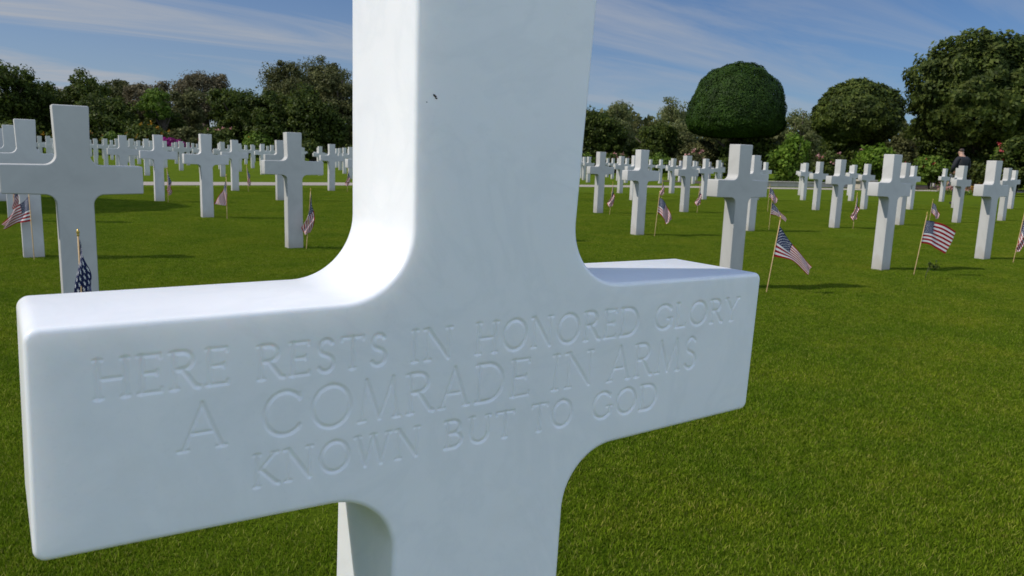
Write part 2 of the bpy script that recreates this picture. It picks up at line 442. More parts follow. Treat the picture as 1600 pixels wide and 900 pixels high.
def build_cross(name, seg, bev, bseg, T=0.1057, panel=None, scale=1.0):
    O = np.array(cross_outline(seg)) * scale
    T *= scale
    n = len(O)
    nx = np.roll(O, -1, 0) - O; nx /= np.linalg.norm(nx, axis=1)[:, None]
    en = np.stack([nx[:, 1], -nx[:, 0]], 1)              # outward for a counter-clockwise outline
    vn = en + np.roll(en, 1, 0); vn /= np.linalg.norm(vn, axis=1)[:, None]
    cosh = (vn * en).sum(1); vn /= np.maximum(cosh, 0.5)[:, None]
    rings = []
    for k in range(bseg + 1):
        a = math.pi / 2 * k / bseg
        rings.append((bev * (1 - math.sin(a)), bev * (1 - math.cos(a))))
    rings += [(i, T - y) for i, y in reversed(rings)]
    bm = bmesh.new()
    RV = []
    for ins, y in rings:
        P = O - vn * ins
        RV.append([bm.verts.new((p[0], y, p[1])) for p in P])
    for k in range(len(RV) - 1):
        for i in range(n):
            j = (i + 1) % n
            f = bm.faces.new((RV[k][i], RV[k][j], RV[k + 1][j], RV[k + 1][i]))
            f.smooth = True
    back = bm.faces.new(RV[-1]); back.smooth = False
    if panel is None:
        fr = bm.faces.new(list(reversed(RV[0]))); fr.smooth = False
    else:
        X, Z, D = panel                                   # grid coordinates and depths (len(Z), len(X))
        G = [[bm.verts.new((x, float(D[j, i]), z)) for i, x in enumerate(X)] for j, z in enumerate(Z)]
        for j in range(len(Z) - 1):
            for i in range(len(X) - 1):
                f = bm.faces.new((G[j][i], G[j][i + 1], G[j + 1][i + 1], G[j + 1][i]))
                f.smooth = True
        loop = G[0][:] + [G[j][-1] for j in range(1, len(Z))] + list(reversed(G[-1][:-1])) + [G[j][0] for j in range(len(Z) - 2, 0, -1)]
        edges = []
        for i in range(n):
            edges.append(bm.edges.get((RV[0][i], RV[0][(i + 1) % n])))
        for i in range(len(loop)):
            e = bm.edges.get((loop[i], loop[(i + 1) % len(loop)]))
            edges.append(e)
        r = bmesh.ops.triangle_fill(bm, use_beauty=True, use_dissolve=False, edges=edges)
        for q in r['geom']:
            if isinstance(q, bmesh.types.BMFace): q.smooth = False
    bmesh.ops.recalc_face_normals(bm, faces=bm.faces[:])
    me = bpy.data.meshes.new(name); bm.to_mesh(me); bm.free()
    return me

# --- the inscription, cut as V grooves
def arc(cx, cy, rx, ry, a0, a1, n=14):
    return [(cx + rx * math.cos(R_(a0 + (a1 - a0) * i / n)), cy + ry * math.sin(R_(a0 + (a1 - a0) * i / n))) for i in range(n + 1)]
def ser(x, y, v=False, s=0.085):
    return [(x, y - s), (x, y + s)] if v else [(x - s, y), (x + s, y)]
# letter: (advance width, strokes, thin strokes); strokes are polylines in a unit-height box
GL = {
 'H': (.80, [[(.10, 0), (.10, 1)], [(.70, 0), (.70, 1)]], [[(.1, .5), (.7, .5)], ser(.1, 0), ser(.1, 1), ser(.7, 0), ser(.7, 1)]),
 'E': (.60, [[(.10, 0), (.10, 1)]], [[(.02, 1), (.54, 1)], [(.1, .52), (.46, .52)], [(.02, 0), (.56, 0)], ser(.54, .96, 1, .05), ser(.56, .04, 1, .05), ser(.46, .52, 1, .05)]),
 'R': (.70, [[(.10, 0), (.10, 1)], [(.1, 1), (.28, 1)] + arc(.30, .76, .24, .24, 90, -90) + [(.1, .52)], [(.30, .52), (.62, .02), (.70, 0)]], [ser(.1, 0), ser(.08, 1)]),
 'S': (.56, [arc(.29, .76, .19, .235, 35, 255, 12)[:-1] + [(.27, .53)] + arc(.28, .25, .22, .25, 75, -150, 14)], []),
 'T': (.72, [[(.36, 0), (.36, 1)]], [[(.03, 1), (.69, 1)], ser(.36, 0), ser(.03, .96, 1, .05), ser(.69, .96, 1, .05)]),
 'I': (.24, [[(.12, 0), (.12, 1)]], [ser(.12, 0), ser(.12, 1)]),
 'N': (.84, [[(.10, 1), (.72, 0)]], [[(.10, 0), (.10, 1)], [(.72, 0), (.72, 1)], ser(.1, 0), ser(.06, 1), ser(.72, 1)]),
 'O': (.96, [arc(.48, .5, .42, .5, 0, 360, 32)], []),
 'D': (.86, [[(.10, 0), (.10, 1)], [(.02, 1), (.34, 1)] + arc(.34, .5, .44, .5, 90, -90, 22) + [(.02, 0)]], []),
 'G': (.90, [arc(.48, .5, .42, .5, 42, 318, 28), [(.80, .40), (.80, .12)]], [[(.66, .42), (.88, .42)], ser(.79, .86, 1, .06)]),
 'L': (.56, [[(.10, 0), (.10, 1)]], [[(.02, 0), (.52, 0)], ser(.1, 1), ser(.52, .05, 1, .06)]),
 'Y': (.72, [[(.36, 0), (.36, .46)], [(.05, 1), (.36, .46)]], [[(.66, 1), (.36, .46)], ser(.36, 0), ser(.05, 1), ser(.66, 1)]),
 'A': (.82, [[(.40, 1.02), (.74, 0)]], [[(.06, 0), (.40, 1.02)], [(.18, .36), (.62, .36)], ser(.06, 0), ser(.74, 0)]),
 'C': (.86, [arc(.48, .5, .42, .5, 42, 318, 28)], [ser(.79, .86, 1, .07), ser(.79, .15, 1, .05)]),
 'M': (.98, [[(.16, 1), (.48, .02)], [(.80, 1), (.90, 0)]], [[(.06, 0), (.16, 1)], [(.48, .02), (.80, 1)], ser(.06, 0), ser(.90, 0)]),
 'K': (.72, [[(.10, 0), (.10, 1)], [(.22, .50), (.64, .02), (.70, 0)]], [[(.60, 1), (.10, .42)], ser(.1, 0), ser(.1, 1), ser(.60, 1)]),
 'W': (1.14, [[(.06, 1), (.32, 0)], [(.56, 1), (.82, 0)]], [[(.32, 0), (.56, 1)], [(.82, 0), (1.06, 1)], ser(.06, 1), ser(.56, 1), ser(1.06, 1)]),
 'B': (.66, [[(.10, 0), (.10, 1)], [(.02, 1), (.28, 1)] + arc(.29, .765, .21, .235, 90, -90) + [(.1, .53)], [(.1, .53)] + arc(.30, .265, .27, .265, 90, -90) + [(.02, 0)]], []),
 'U': (.80, [[(.10, 1), (.10, .32)] + arc(.39, .32, .29, .32, 180, 360, 16)[1:]], [[(.68, .32), (.68, 1)], ser(.1, 1), ser(.68, 1)]),
}
WORDS = [('HERE', -.2560, -.1850, .8035, .8250), ('RESTS', -.1685, -.0840, .8030, .8235), ('IN', -.0670, -.0345, .8020, .8235),
         ('HONORED', -.0160, .1400, .8018, .8240), ('GLORY', .1570, .2600, .8035, .8235),
         ('A', -.2130, -.1870, .7655, .7925), ('COMRADE', -.1660, .0340, .7655, .7932), ('IN', .0535, .0950, .7655, .7928),
         ('ARMS', .1110, .2120, .7650, .7922),
         ('KNOWN', -.1710, -.0570, .7345, .7550), ('BUT', -.0375, .0220, .7350, .7545), ('TO', .0370, .0770, .7345, .7555),
         ('GOD', .0965, .1690, .7348, .7560)]
def inscription():
    x0, x1, z0, z1 = -0.272, 0.272, 0.7255, 0.8375
    st = 0.00056
    X = np.linspace(x0, x1, int((x1 - x0) / st)); Z = np.linspace(z0, z1, int((z1 - z0) / st))
    D = np.zeros((len(Z), len(X)))
    def groove(p, q, hw, dep):
        i0 = np.searchsorted(X, min(p[0], q[0]) - hw); i1 = np.searchsorted(X, max(p[0], q[0]) + hw)
        j0 = np.searchsorted(Z, min(p[1], q[1]) - hw); j1 = np.searchsorted(Z, max(p[1], q[1]) + hw)
        XX, ZZ = np.meshgrid(X[i0:i1], Z[j0:j1])
        d = np.array(q) - p; L2 = max(d @ d, 1e-12)
        t_ = np.clip(((XX - p[0]) * d[0] + (ZZ - p[1]) * d[1]) / L2, 0, 1)
        ds = np.hypot(XX - p[0] - t_ * d[0], ZZ - p[1] - t_ * d[1])
        u = np.clip(1 - ds / hw, 0, 1)
        v = dep * np.minimum(1.0, 1.25 * u)
        D[j0:j1, i0:i1] = np.maximum(D[j0:j1, i0:i1], v)
    for wd, a, b_, lo, hi in WORDS:
        h = hi - lo
        tot = sum(GL[c][0] for c in wd)
        gap = 0.16 if len(wd) > 1 else 0
        tot += gap * (len(wd) - 1)
        sx = (b_ - a) / tot
        x = a
        for c in wd:
            wdt, thick, thin = GL[c]
            for strokes, hw, dep in ((thick, .0018, .00105), (thin, .0013, .00075)):
                for pl in strokes:
                    for p, q in zip(pl[:-1], pl[1:]):
                        groove((x + p[0] * sx, lo + p[1] * h), (x + q[0] * sx, lo + q[1] * h), hw, dep)
            x += (wdt + gap) * sx
    # time-worn softness
    for _ in range(1):
        D[1:-1, 1:-1] = (D[1:-1, 1:-1] * 4 + D[:-2, 1:-1] + D[2:, 1:-1] + D[1:-1, :-2] + D[1:-1, 2:]) / 8
    D[0] = D[-1] = 0; D[:, 0] = D[:, -1] = 0
    return X, Z, D

main = link('marble_cross', build_cross('marble_cross', 24, 0.0036, 5, panel=inscription(), scale=1.0116), M_MARBLE)
tag(main, 'huge near white marble cross engraved HERE RESTS IN HONORED GLORY, filling the foreground', 'cross', 'marble grave crosses on the lawn')
tl, ln, my = 0.01657, -0.01632, -0.02115
main.rotation_euler = (0, 0, my)
for v in main.data.vertices:                              # the stone stands slightly out of plumb
    v.co.x += tl * v.co.z; v.co.y += ln * v.co.z
bm = bmesh.new()
for (x, z, a, s) in ((-.0566, .978, .6, .0016), (-.0555, .9765, .2, .0010), (-.0622, .9737, 0, .0006)):
    bmesh.ops.create_icosphere(bm, subdivisions=2, radius=1, matrix=Matrix.Translation((x + .01657 * z, -.01632 * z, z)) @ Matrix.Rotation(a, 4, 'Y') @ Matrix.Diagonal((s, .0004, s * .45, 1)))
me = bpy.data.meshes.new('dirt_speck'); bm.to_mesh(me); bm.free()
link('dirt_speck', me, M_SPECK, main)

CM = build_cross('marble_cross_small', 9, 0.005, 3)
CM.materials.append(M_STONE)
rnd = random.Random(3)
ORD = ['', 'first', 'second', 'third', 'fourth', 'fifth', 'sixth', 'seventh', 'eighth', 'ninth', 'tenth', 'eleventh', 'twelfth', 'thirteenth', 'fourteenth']
def px(p):
    d = Vector(p) - CAM
    return 800 + 1215.4 * d.dot(RT) / d.dot(FW)
MEAS = {(0, 1): (.112, 3.572), (2, 1): (4.544, 3.417), (3, 1): (6.927, 3.561), (4, 1): (9.10, 3.612),
        (0, 2): (.120, 6.852), (1, 2): (2.273, 6.826), (3, 2): (6.881, 6.884), (4, 2): (9.115, 6.873), (5, 2): (11.285, 6.887), (6, 2): (13.357, 6.951), (7, 2): (15.509, 6.992), (8, 2): (17.62, 7.088),
        (1, 3): (2.333, 10.387), (4, 3): (9.134, 10.257), (5, 3): (11.312, 10.19), (7, 3): (15.70, 10.223), (8, 3): (17.81, 10.322), (9, 3): (19.44, 10.05), (11, 3): (24.34, 9.75),
        (1, 4): (2.359, 13.673), (2, 4): (4.48, 13.86), (7, 4): (16.19, 14.02), (9, 4): (20.31, 13.78), (10, 4): (22.2, 13.4), (12, 4): (26.77, 12.92),
        (2, 5): (4.54, 17.07), (3, 5): (6.85, 17.3), (7, 5): (15.94, 17.09), (8, 5): (18.25, 17.18), (11, 5): (23.9, 16.4)}
ROWY = {1: 3.55, 2: 6.88, 3: 10.25, 4: 13.75, 5: 17.1}
LASTC = {1: 5, 2: 9, 3: 11, 4: 12, 5: 13}
near = []
for r in range(1, 6):
    for c in range(-1, LASTC[r] + 1):
        if (c, r) in MEAS: x, y = MEAS[(c, r)]
        else:
            x, y = 0.14 + 2.2 * c + rnd.uniform(-.03, .03), ROWY[r] + rnd.uniform(-.03, .03)
            if r >= 4 and x > 16: y -= 0.007 * (x - 16) ** 2; x += .25
        near.append((c, r, x, y))
def add_cross(x, y, label):
    o = bpy.data.objects.new('marble_cross', CM); COL.objects.link(o)
    o.location = (x, y, 0)
    o.rotation_euler = (R_(rnd.uniform(-.35, .35)), R_(rnd.uniform(-.35, .35)), R_(-0.4 + rnd.uniform(-.5, .5)))
    tag(o, label, 'cross', 'marble grave crosses on the lawn')
    return o
for r in range(1, 6):
    row = [q for q in near if q[1] == r]
    rightn = sorted([q for q in row if px((q[2], q[3], .9)) > 915], key=lambda q: q[2])
    leftn = sorted([q for q in row if px((q[2], q[3], .9)) < 560], key=lambda q: -q[2])
    for q in row:
        if q in rightn: lab = 'white marble cross, %s row behind the engraved one, %s right of its upright' % (ORD[r], ORD[rightn.index(q) + 1])
        elif q in leftn: lab = 'white marble cross, %s row behind the engraved one, %s left of its upright' % (ORD[r], ORD[leftn.index(q) + 1])
        else: lab = 'white marble cross in the %s row, hidden directly behind the big engraved cross' % ORD[r]
        if (q[0], r) == (0, 1): lab = 'second largest cross, shadowed grey face, cut by the left edge of the photo'
        if (q[0], r) == (0, 2): lab = 'cross half hidden behind the large left-edge cross, with a flag blowing left before it'
        if (q[0], r) == (2, 1): lab = 'bright-sided cross rising just behind the right arm of the engraved cross'
        add_cross(q[2], q[3], lab)
FARLAB = 'small distant white marble cross in the dense rows beyond the pale path'
far = 0
for j in range(13):
    y = 25.6 + 2.9 * j
    for i in range(-2, 22):
        x = -0.1 + 2.2 * i
        d = Vector((x, y, 0)) - CAM
        D = d.x * fwd[0] + d.y * fwd[1]
        p = px((x, y, .9))
        if D > (57 if p < 700 else 50) or p > 1132 or p < -60: continue
        add_cross(x + rnd.uniform(-.04, .04), y + rnd.uniform(-.04, .04), FARLAB); far += 1
for i, (x, y) in enumerate([(49.5, 25.0), (55.8, 28.0), (58.2, 28.1)]):
    add_cross(x, y, 'tiny lone distant cross before the bushes on the far right, %s from the left' % ORD[i + 1])

# ------------------------------------------------------------------ small flags on sticks
def tube_mesh(bm, pts, rads, n=8, cap=True):
    rings = []
    for i, p in enumerate(pts):
        p = Vector(p)
        a = Vector(pts[max(i - 1, 0)]); b_ = Vector(pts[min(i + 1, len(pts) - 1)])
        q = (b_ - a).normalized().to_track_quat('Z', 'Y')
        rings.append([bm.verts.new(p + q @ Vector((rads[i] * math.cos(2 * math.pi * k / n), rads[i] * math.sin(2 * math.pi * k / n), 0))) for k in range(n)])
    for A_, B_ in zip(rings[:-1], rings[1:]):
        for k in range(n):
            f = bm.faces.new((A_[k], A_[(k + 1) % n], B_[(k + 1) % n], B_[k])); f.smooth = True
    if cap:
        bm.faces.new(list(reversed(rings[0]))); bm.faces.new(rings[-1])
def bm_obj(name, bm, m, parent=None):
    me = bpy.data.meshes.new(name); bm.to_mesh(me); bm.free()
    return link(name, me, m, parent)
def interp(pl, u):
    n = len(pl) - 1
    s = u * n; i = min(int(s), n - 1); f = s - i
    p0 = pl[max(i - 1, 0)]; p1 = pl[i]; p2 = pl[i + 1]; p3 = pl[min(i + 2, n)]
    return [0.5 * ((2 * p1[k]) + (-p0[k] + p2[k]) * f + (2 * p0[k] - 5 * p1[k] + 4 * p2[k] - p3[k]) * f * f + (-p0[k] + 3 * p1[k] - 3 * p2[k] + p3[k]) * f ** 3) for k in range(2)]
VAR = {  # top edge, bottom edge (sideways, height), fold depth, folds
 'tri': ([(0, .51), (.155, .345), (.30, .22)], [(0, .28), (.14, .255), (.285, .155)], .009, 2.2),
 'wave': ([(0, .51), (.07, .505), (.16, .48), (.30, .425)], [(0, .30), (.08, .292), (.14, .255), (.25, .215)], .009, 1.6),
 'furl': ([(0, .54), (.028, .40), (.060, .29), (.030, .17)], [(0, .36), (-.030, .27), (-.062, .20), (-.020, .14)], .022, 3.0),
 'hang': ([(0, .54), (.045, .37), (.060, .24), (.055, .15)], [(0, .30), (.004, .25), (-.010, .18), (.008, .12)], .025, 2.5),
 'left': ([(0, .51), (-.10, .42), (-.225, .285)], [(0, .31), (-.11, .29), (-.205, .245)], .016, 2.4),
 'dropleft': ([(0, .53), (-.06, .37), (-.17, .20)], [(.004, .36), (.002, .27), (-.01, .185)], .012, 2.4),
 'starry': ([(.002, .545), (.036, .40), (.064, .27)], [(-.002, .52), (-.018, .38), (-.026, .25)], .012, 2.0),
 'short': ([(0, .51), (.08, .45), (.17, .30), (.20, .24)], [(0, .31), (.05, .28), (.10, .22), (.13, .17)], .016, 2.4),
}
def flag(x, y, var, label, dyaw=0.0, leanx=0.02, hscale=1.0, height=.56, size=1.0, uvbox=(0, 1, 0, 1)):
    yaw = -0.606 + dyaw
    r = empty('small_flag', (x, y, 0), yaw)
    r.scale = (size, size, size)
    tag(r, label, 'flag', 'little flags on wooden sticks by the crosses')
    H = height
    lx = lambda z: leanx * z / H
    bm = bmesh.new(); tube_mesh(bm, [(lx(-.03), 0, -.03), (0, 0, 0), (lx(H), 0, H)], [.0036] * 3)
    bm_obj('stick', bm, M_WOOD, r)
    bm = bmesh.new(); tube_mesh(bm, [(lx(H), 0, H - .002), (lx(H), 0, H + .004), (lx(H), 0, H + .008), (lx(H), 0, H + .013), (lx(H), 0, H + .030)], [.004, .006, .0035, .0075, .0006])
    bm_obj('finial', bm, M_GOLD, r)
    top, bot, amp, k = VAR[var]
    nu, nv = 40, 22
    V = []; UV = []
    ph = rnd.uniform(0, 3)
    for j in range(nv + 1):
        v = j / nv
        for i in range(nu + 1):
            u = i / nu
            a = interp(top, u); b_ = interp(bot, u)
            X_ = b_[0] + (a[0] - b_[0]) * v; Z_ = (b_[1] + (a[1] - b_[1]) * v) * hscale + (.56 * (hscale < 1) * (1 - hscale))
            Y_ = amp * min(1, u * 2.5) * (math.sin(ph + u * k * 3.2 + v * 5.5 * (0.3 + u)) + .35 * math.sin(9 * v * u + ph * 2 + 5 * u))
            Zo = .006 * math.sin(u * 9 + ph) * u
            V.append((X_ + lx(Z_) + .0042 * (1 - u), Y_, Z_ + Zo)); UV.append((uvbox[0] + (uvbox[1] - uvbox[0]) * u, uvbox[2] + (uvbox[3] - uvbox[2]) * v))
    F = [(j * (nu + 1) + i, j * (nu + 1) + i + 1, (j + 1) * (nu + 1) + i + 1, (j + 1) * (nu + 1) + i) for j in range(nv) for i in range(nu)]
    me = mesh_np('flag_cloth', V, F, True)
    uvl = me.uv_layers.new(name='UVMap')
    li = np.zeros(len(me.loops), np.int32); me.loops.foreach_get('vertex_index', li)
    uvl.data.foreach_set('uv', np.array(UV, np.float32)[li].ravel())
    link('flag_cloth', me, M_FLAG, r)
    return r
flag(4.62, 3.18, 'tri', 'small flag streaming down rightward, its stick beside the engraved cross right arm tip', leanx=.055)
flag(6.86, 3.25, 'wave', 'small flag spread flat in the wind, canton and stripes fully open, right foreground', leanx=.055)
flag(9.07, 3.33, 'hang', 'small flag hanging folded, cut by the right edge of the photo', leanx=.05)
flag(2.34, 6.73, 'furl', 'small furled flag close to the right of the near cross left of the big upright', leanx=.045)
flag(6.95, 6.69, 'short', 'small dark-backed flag beside the nearest cross right of the big upright', leanx=.03)
flag(9.62, 6.95, 'tri', 'small flag drooping right, behind the bright-sided cross at the right arm', leanx=.01, size=.84)
flag(.11, 6.72, 'left', 'small flag blown to the left under the arm of the left-edge cross', leanx=-.01)
flag(.07, 3.16, 'starry', 'starry furled flag with a gold tip in front of the left-edge cross shaft', leanx=.0, uvbox=(.01, .385, .48, .99))
flag(2.50, 10.10, 'dropleft', 'small flag folded down leftward over the foot of a cross in the third row', leanx=.0)
flag(2.42, 13.35, 'hang', 'small flag at the foot of a left cross just before the path, fourth row', leanx=.0)
flag(4.72, 16.75, 'hang', 'small flag right of a cross whose foot meets the path, left side', leanx=-.03)
flag(7.02, 16.8, 'furl', 'small flag by the path cross nearest the left of the big upright', leanx=.02)
flag(9.02, 9.87, 'furl', 'small pale limp flag on the lawn just right of the big upright', leanx=.03)
flag(11.41, 9.99, 'furl', 'small limp flag between the two crosses left of the bright-sided cross', leanx=.02)
flag(11.42, 6.69, 'furl', 'small limp flag between the two right crosses over the open lawn', leanx=.01)
flag(13.4, 6.5, 'short', 'small flag directly above the spread-out flag, second row right', leanx=.03, size=.85)
flag(16.29, 6.95, 'hang', 'small far flag beside the right cross, behind its arm', leanx=.0)
flag(18.3, 6.9, 'hang', 'small far flag at the right edge, above the cut-off hanging flag', leanx=.04)
flag(.13, 9.95, 'hang', 'striped flag hanging behind the left-blown flag at the left edge', leanx=.0)
flag(9.25, 13.3, 'hang', 'tiny limp flag touching the right side of the big upright near the path', leanx=.02)
flag(16.4, 16.8, 'hang', 'tiny limp flag between two crosses at the path, right of the big upright', leanx=.0)
flag(13.9, 13.4, 'furl', 'tiny flag seen behind the dark-backed flag, at the path edge', leanx=.0)
flag(13.6, 10.0, 'short', 'small far flag above the right-drooping one behind the bright-sided cross', leanx=.0)

# a withered rose stem stuck in the turf by the spread-out flag
r = empty('withered_flower', (6.71, 3.07, 0), -.6)
tag(r, 'withered flower stem with dark leaves stuck in the lawn below the spread-out flag', 'flower')
bm = bmesh.new(); tube_mesh(bm, [(0, 0, -.02), (.012, 0, .06), (.030, 0, .135)], [.002, .0018, .0015], 6)
tube_mesh(bm, [(.012, 0, .06), (.05, .01, .10), (.085, .0, .115)], [.0016, .0014, .0012], 6); bm_obj('stem', bm, M_BARK, r)
def leaf_cloud(name, C_, S_, n, size, m, parent, seed=1, flat=0.0):
    g_ = np.random.default_rng(seed)
    P = np.array(C_) + g_.normal(0, 1, (n, 3)) * np.array(S_)
    return leaves(name, P, g_.normal(0, 1, (n, 3)), size, m, parent, g_)
def leaves(name, P, Nn, size, m, parent, g_, extra=None, asp=0.55):
    n = len(P)
    Nn = Nn / np.maximum(np.linalg.norm(Nn, axis=1), 1e-6)[:, None]
    A_ = np.cross(Nn, g_.normal(0, 1, (n, 3))); A_ /= np.maximum(np.linalg.norm(A_, axis=1), 1e-6)[:, None]
    B_ = np.cross(Nn, A_)
    s = (size * g_.uniform(.6, 1.35, n))[:, None]
    Q = np.stack([P - A_ * s, P + B_ * s * asp, P + A_ * s, P - B_ * s * asp], 1).reshape(-1, 3)
    F = np.arange(4 * n).reshape(-1, 4)
    if extra is not None:
        F = np.concatenate([F, extra[1] + len(Q)]); Q = np.concatenate([Q, extra[0]])
    return link(name, mesh_np(name, Q, F), m, parent)
leaf_cloud('leaf', (.035, 0, .135), (.008, .008, .010), 26, .012, M_DARK, r, 3)
leaf_cloud('leaf', (.09, 0, .12), (.014, .008, .018), 40, .014, M_DARK, r, 4)

# ------------------------------------------------------------------ trees and shrubs
def trunk(parent, h, r0, spread, seed, zc=None, n=5):
    g_ = random.Random(seed)
    bm = bmesh.new()
    b1 = (g_.uniform(-.1, .1) * h * .3, g_.uniform(-.1, .1) * h * .3)
    tube_mesh(bm, [(0, 0, -.1), (b1[0] * .3, b1[1] * .3, h * .3), (b1[0], b1[1], h * .65), (b1[0] * 1.2, b1[1] * 1.2, h * .95)], [r0 * 1.25, r0, r0 * .65, r0 * .2])
    for k in range(n):
        a = 2 * math.pi * k / n + g_.uniform(-.4, .4); z0 = h * g_.uniform(.28, .5)
        e = spread * g_.uniform(.6, .95)
        tube_mesh(bm, [(b1[0] * .4, b1[1] * .4, z0), (math.cos(a) * e * .45, math.sin(a) * e * .45, z0 + h * .18), (math.cos(a) * e, math.sin(a) * e, z0 + h * g_.uniform(.28, .42))], [r0 * .5, r0 * .35, r0 * .08], 6)
    return bm_obj('trunk', bm, M_BARK, parent)

def crown_points(seed, r, z0, z1, clumps, per, csize, gappy):
    g_ = np.random.default_rng(seed)
    zc, rz = (z0 + z1) / 2, (z1 - z0) / 2
    C = g_.normal(0, 1, (clumps, 3)); C /= np.linalg.norm(C, axis=1)[:, None]
    C *= (g_.uniform(.25, 1.0, clumps) ** (.45))[:, None]
    C[:, 0] *= (r - csize * .8); C[:, 1] *= (r - csize * .8); C[:, 2] = C[:, 2] * (rz - csize * .7) + zc
    C[:, 0] += r * .22 * np.sin(C[:, 2] * 1.1 + seed); C[:, 1] += r * .15 * np.cos(C[:, 2] * .9 + seed)
    dn = C - np.array([0, 0, zc]); dn /= np.maximum(np.linalg.norm(dn, axis=1), 1e-6)[:, None]
    fr = g_.normal(0, 2.6, (4, 3))
    lob = sum(np.sin(dn @ fr[i] + i * 1.7 + seed) for i in range(4)) / 4      # uneven, lobed outline
    C = np.array([0, 0, zc]) + (C - np.array([0, 0, zc])) * (1.0 + .30 * lob)[:, None]
    C[:, 2] = np.minimum(C[:, 2], z1 - csize * .4)
    cs = csize * g_.uniform(.40, 1.35, clumps)
    D = g_.normal(0, 1, (clumps, per, 3)); D /= np.linalg.norm(D, axis=2)[..., None]
    rad = g_.uniform(0, 1, (clumps, per)) ** .42
    P = C[:, None] + D * (rad * cs[:, None])[..., None] * np.array([1, 1, .72])
    Nn = D + g_.normal(0, .55, D.shape) + np.array([0, 0, .35])
    return P.reshape(-1, 3), Nn.reshape(-1, 3), g_

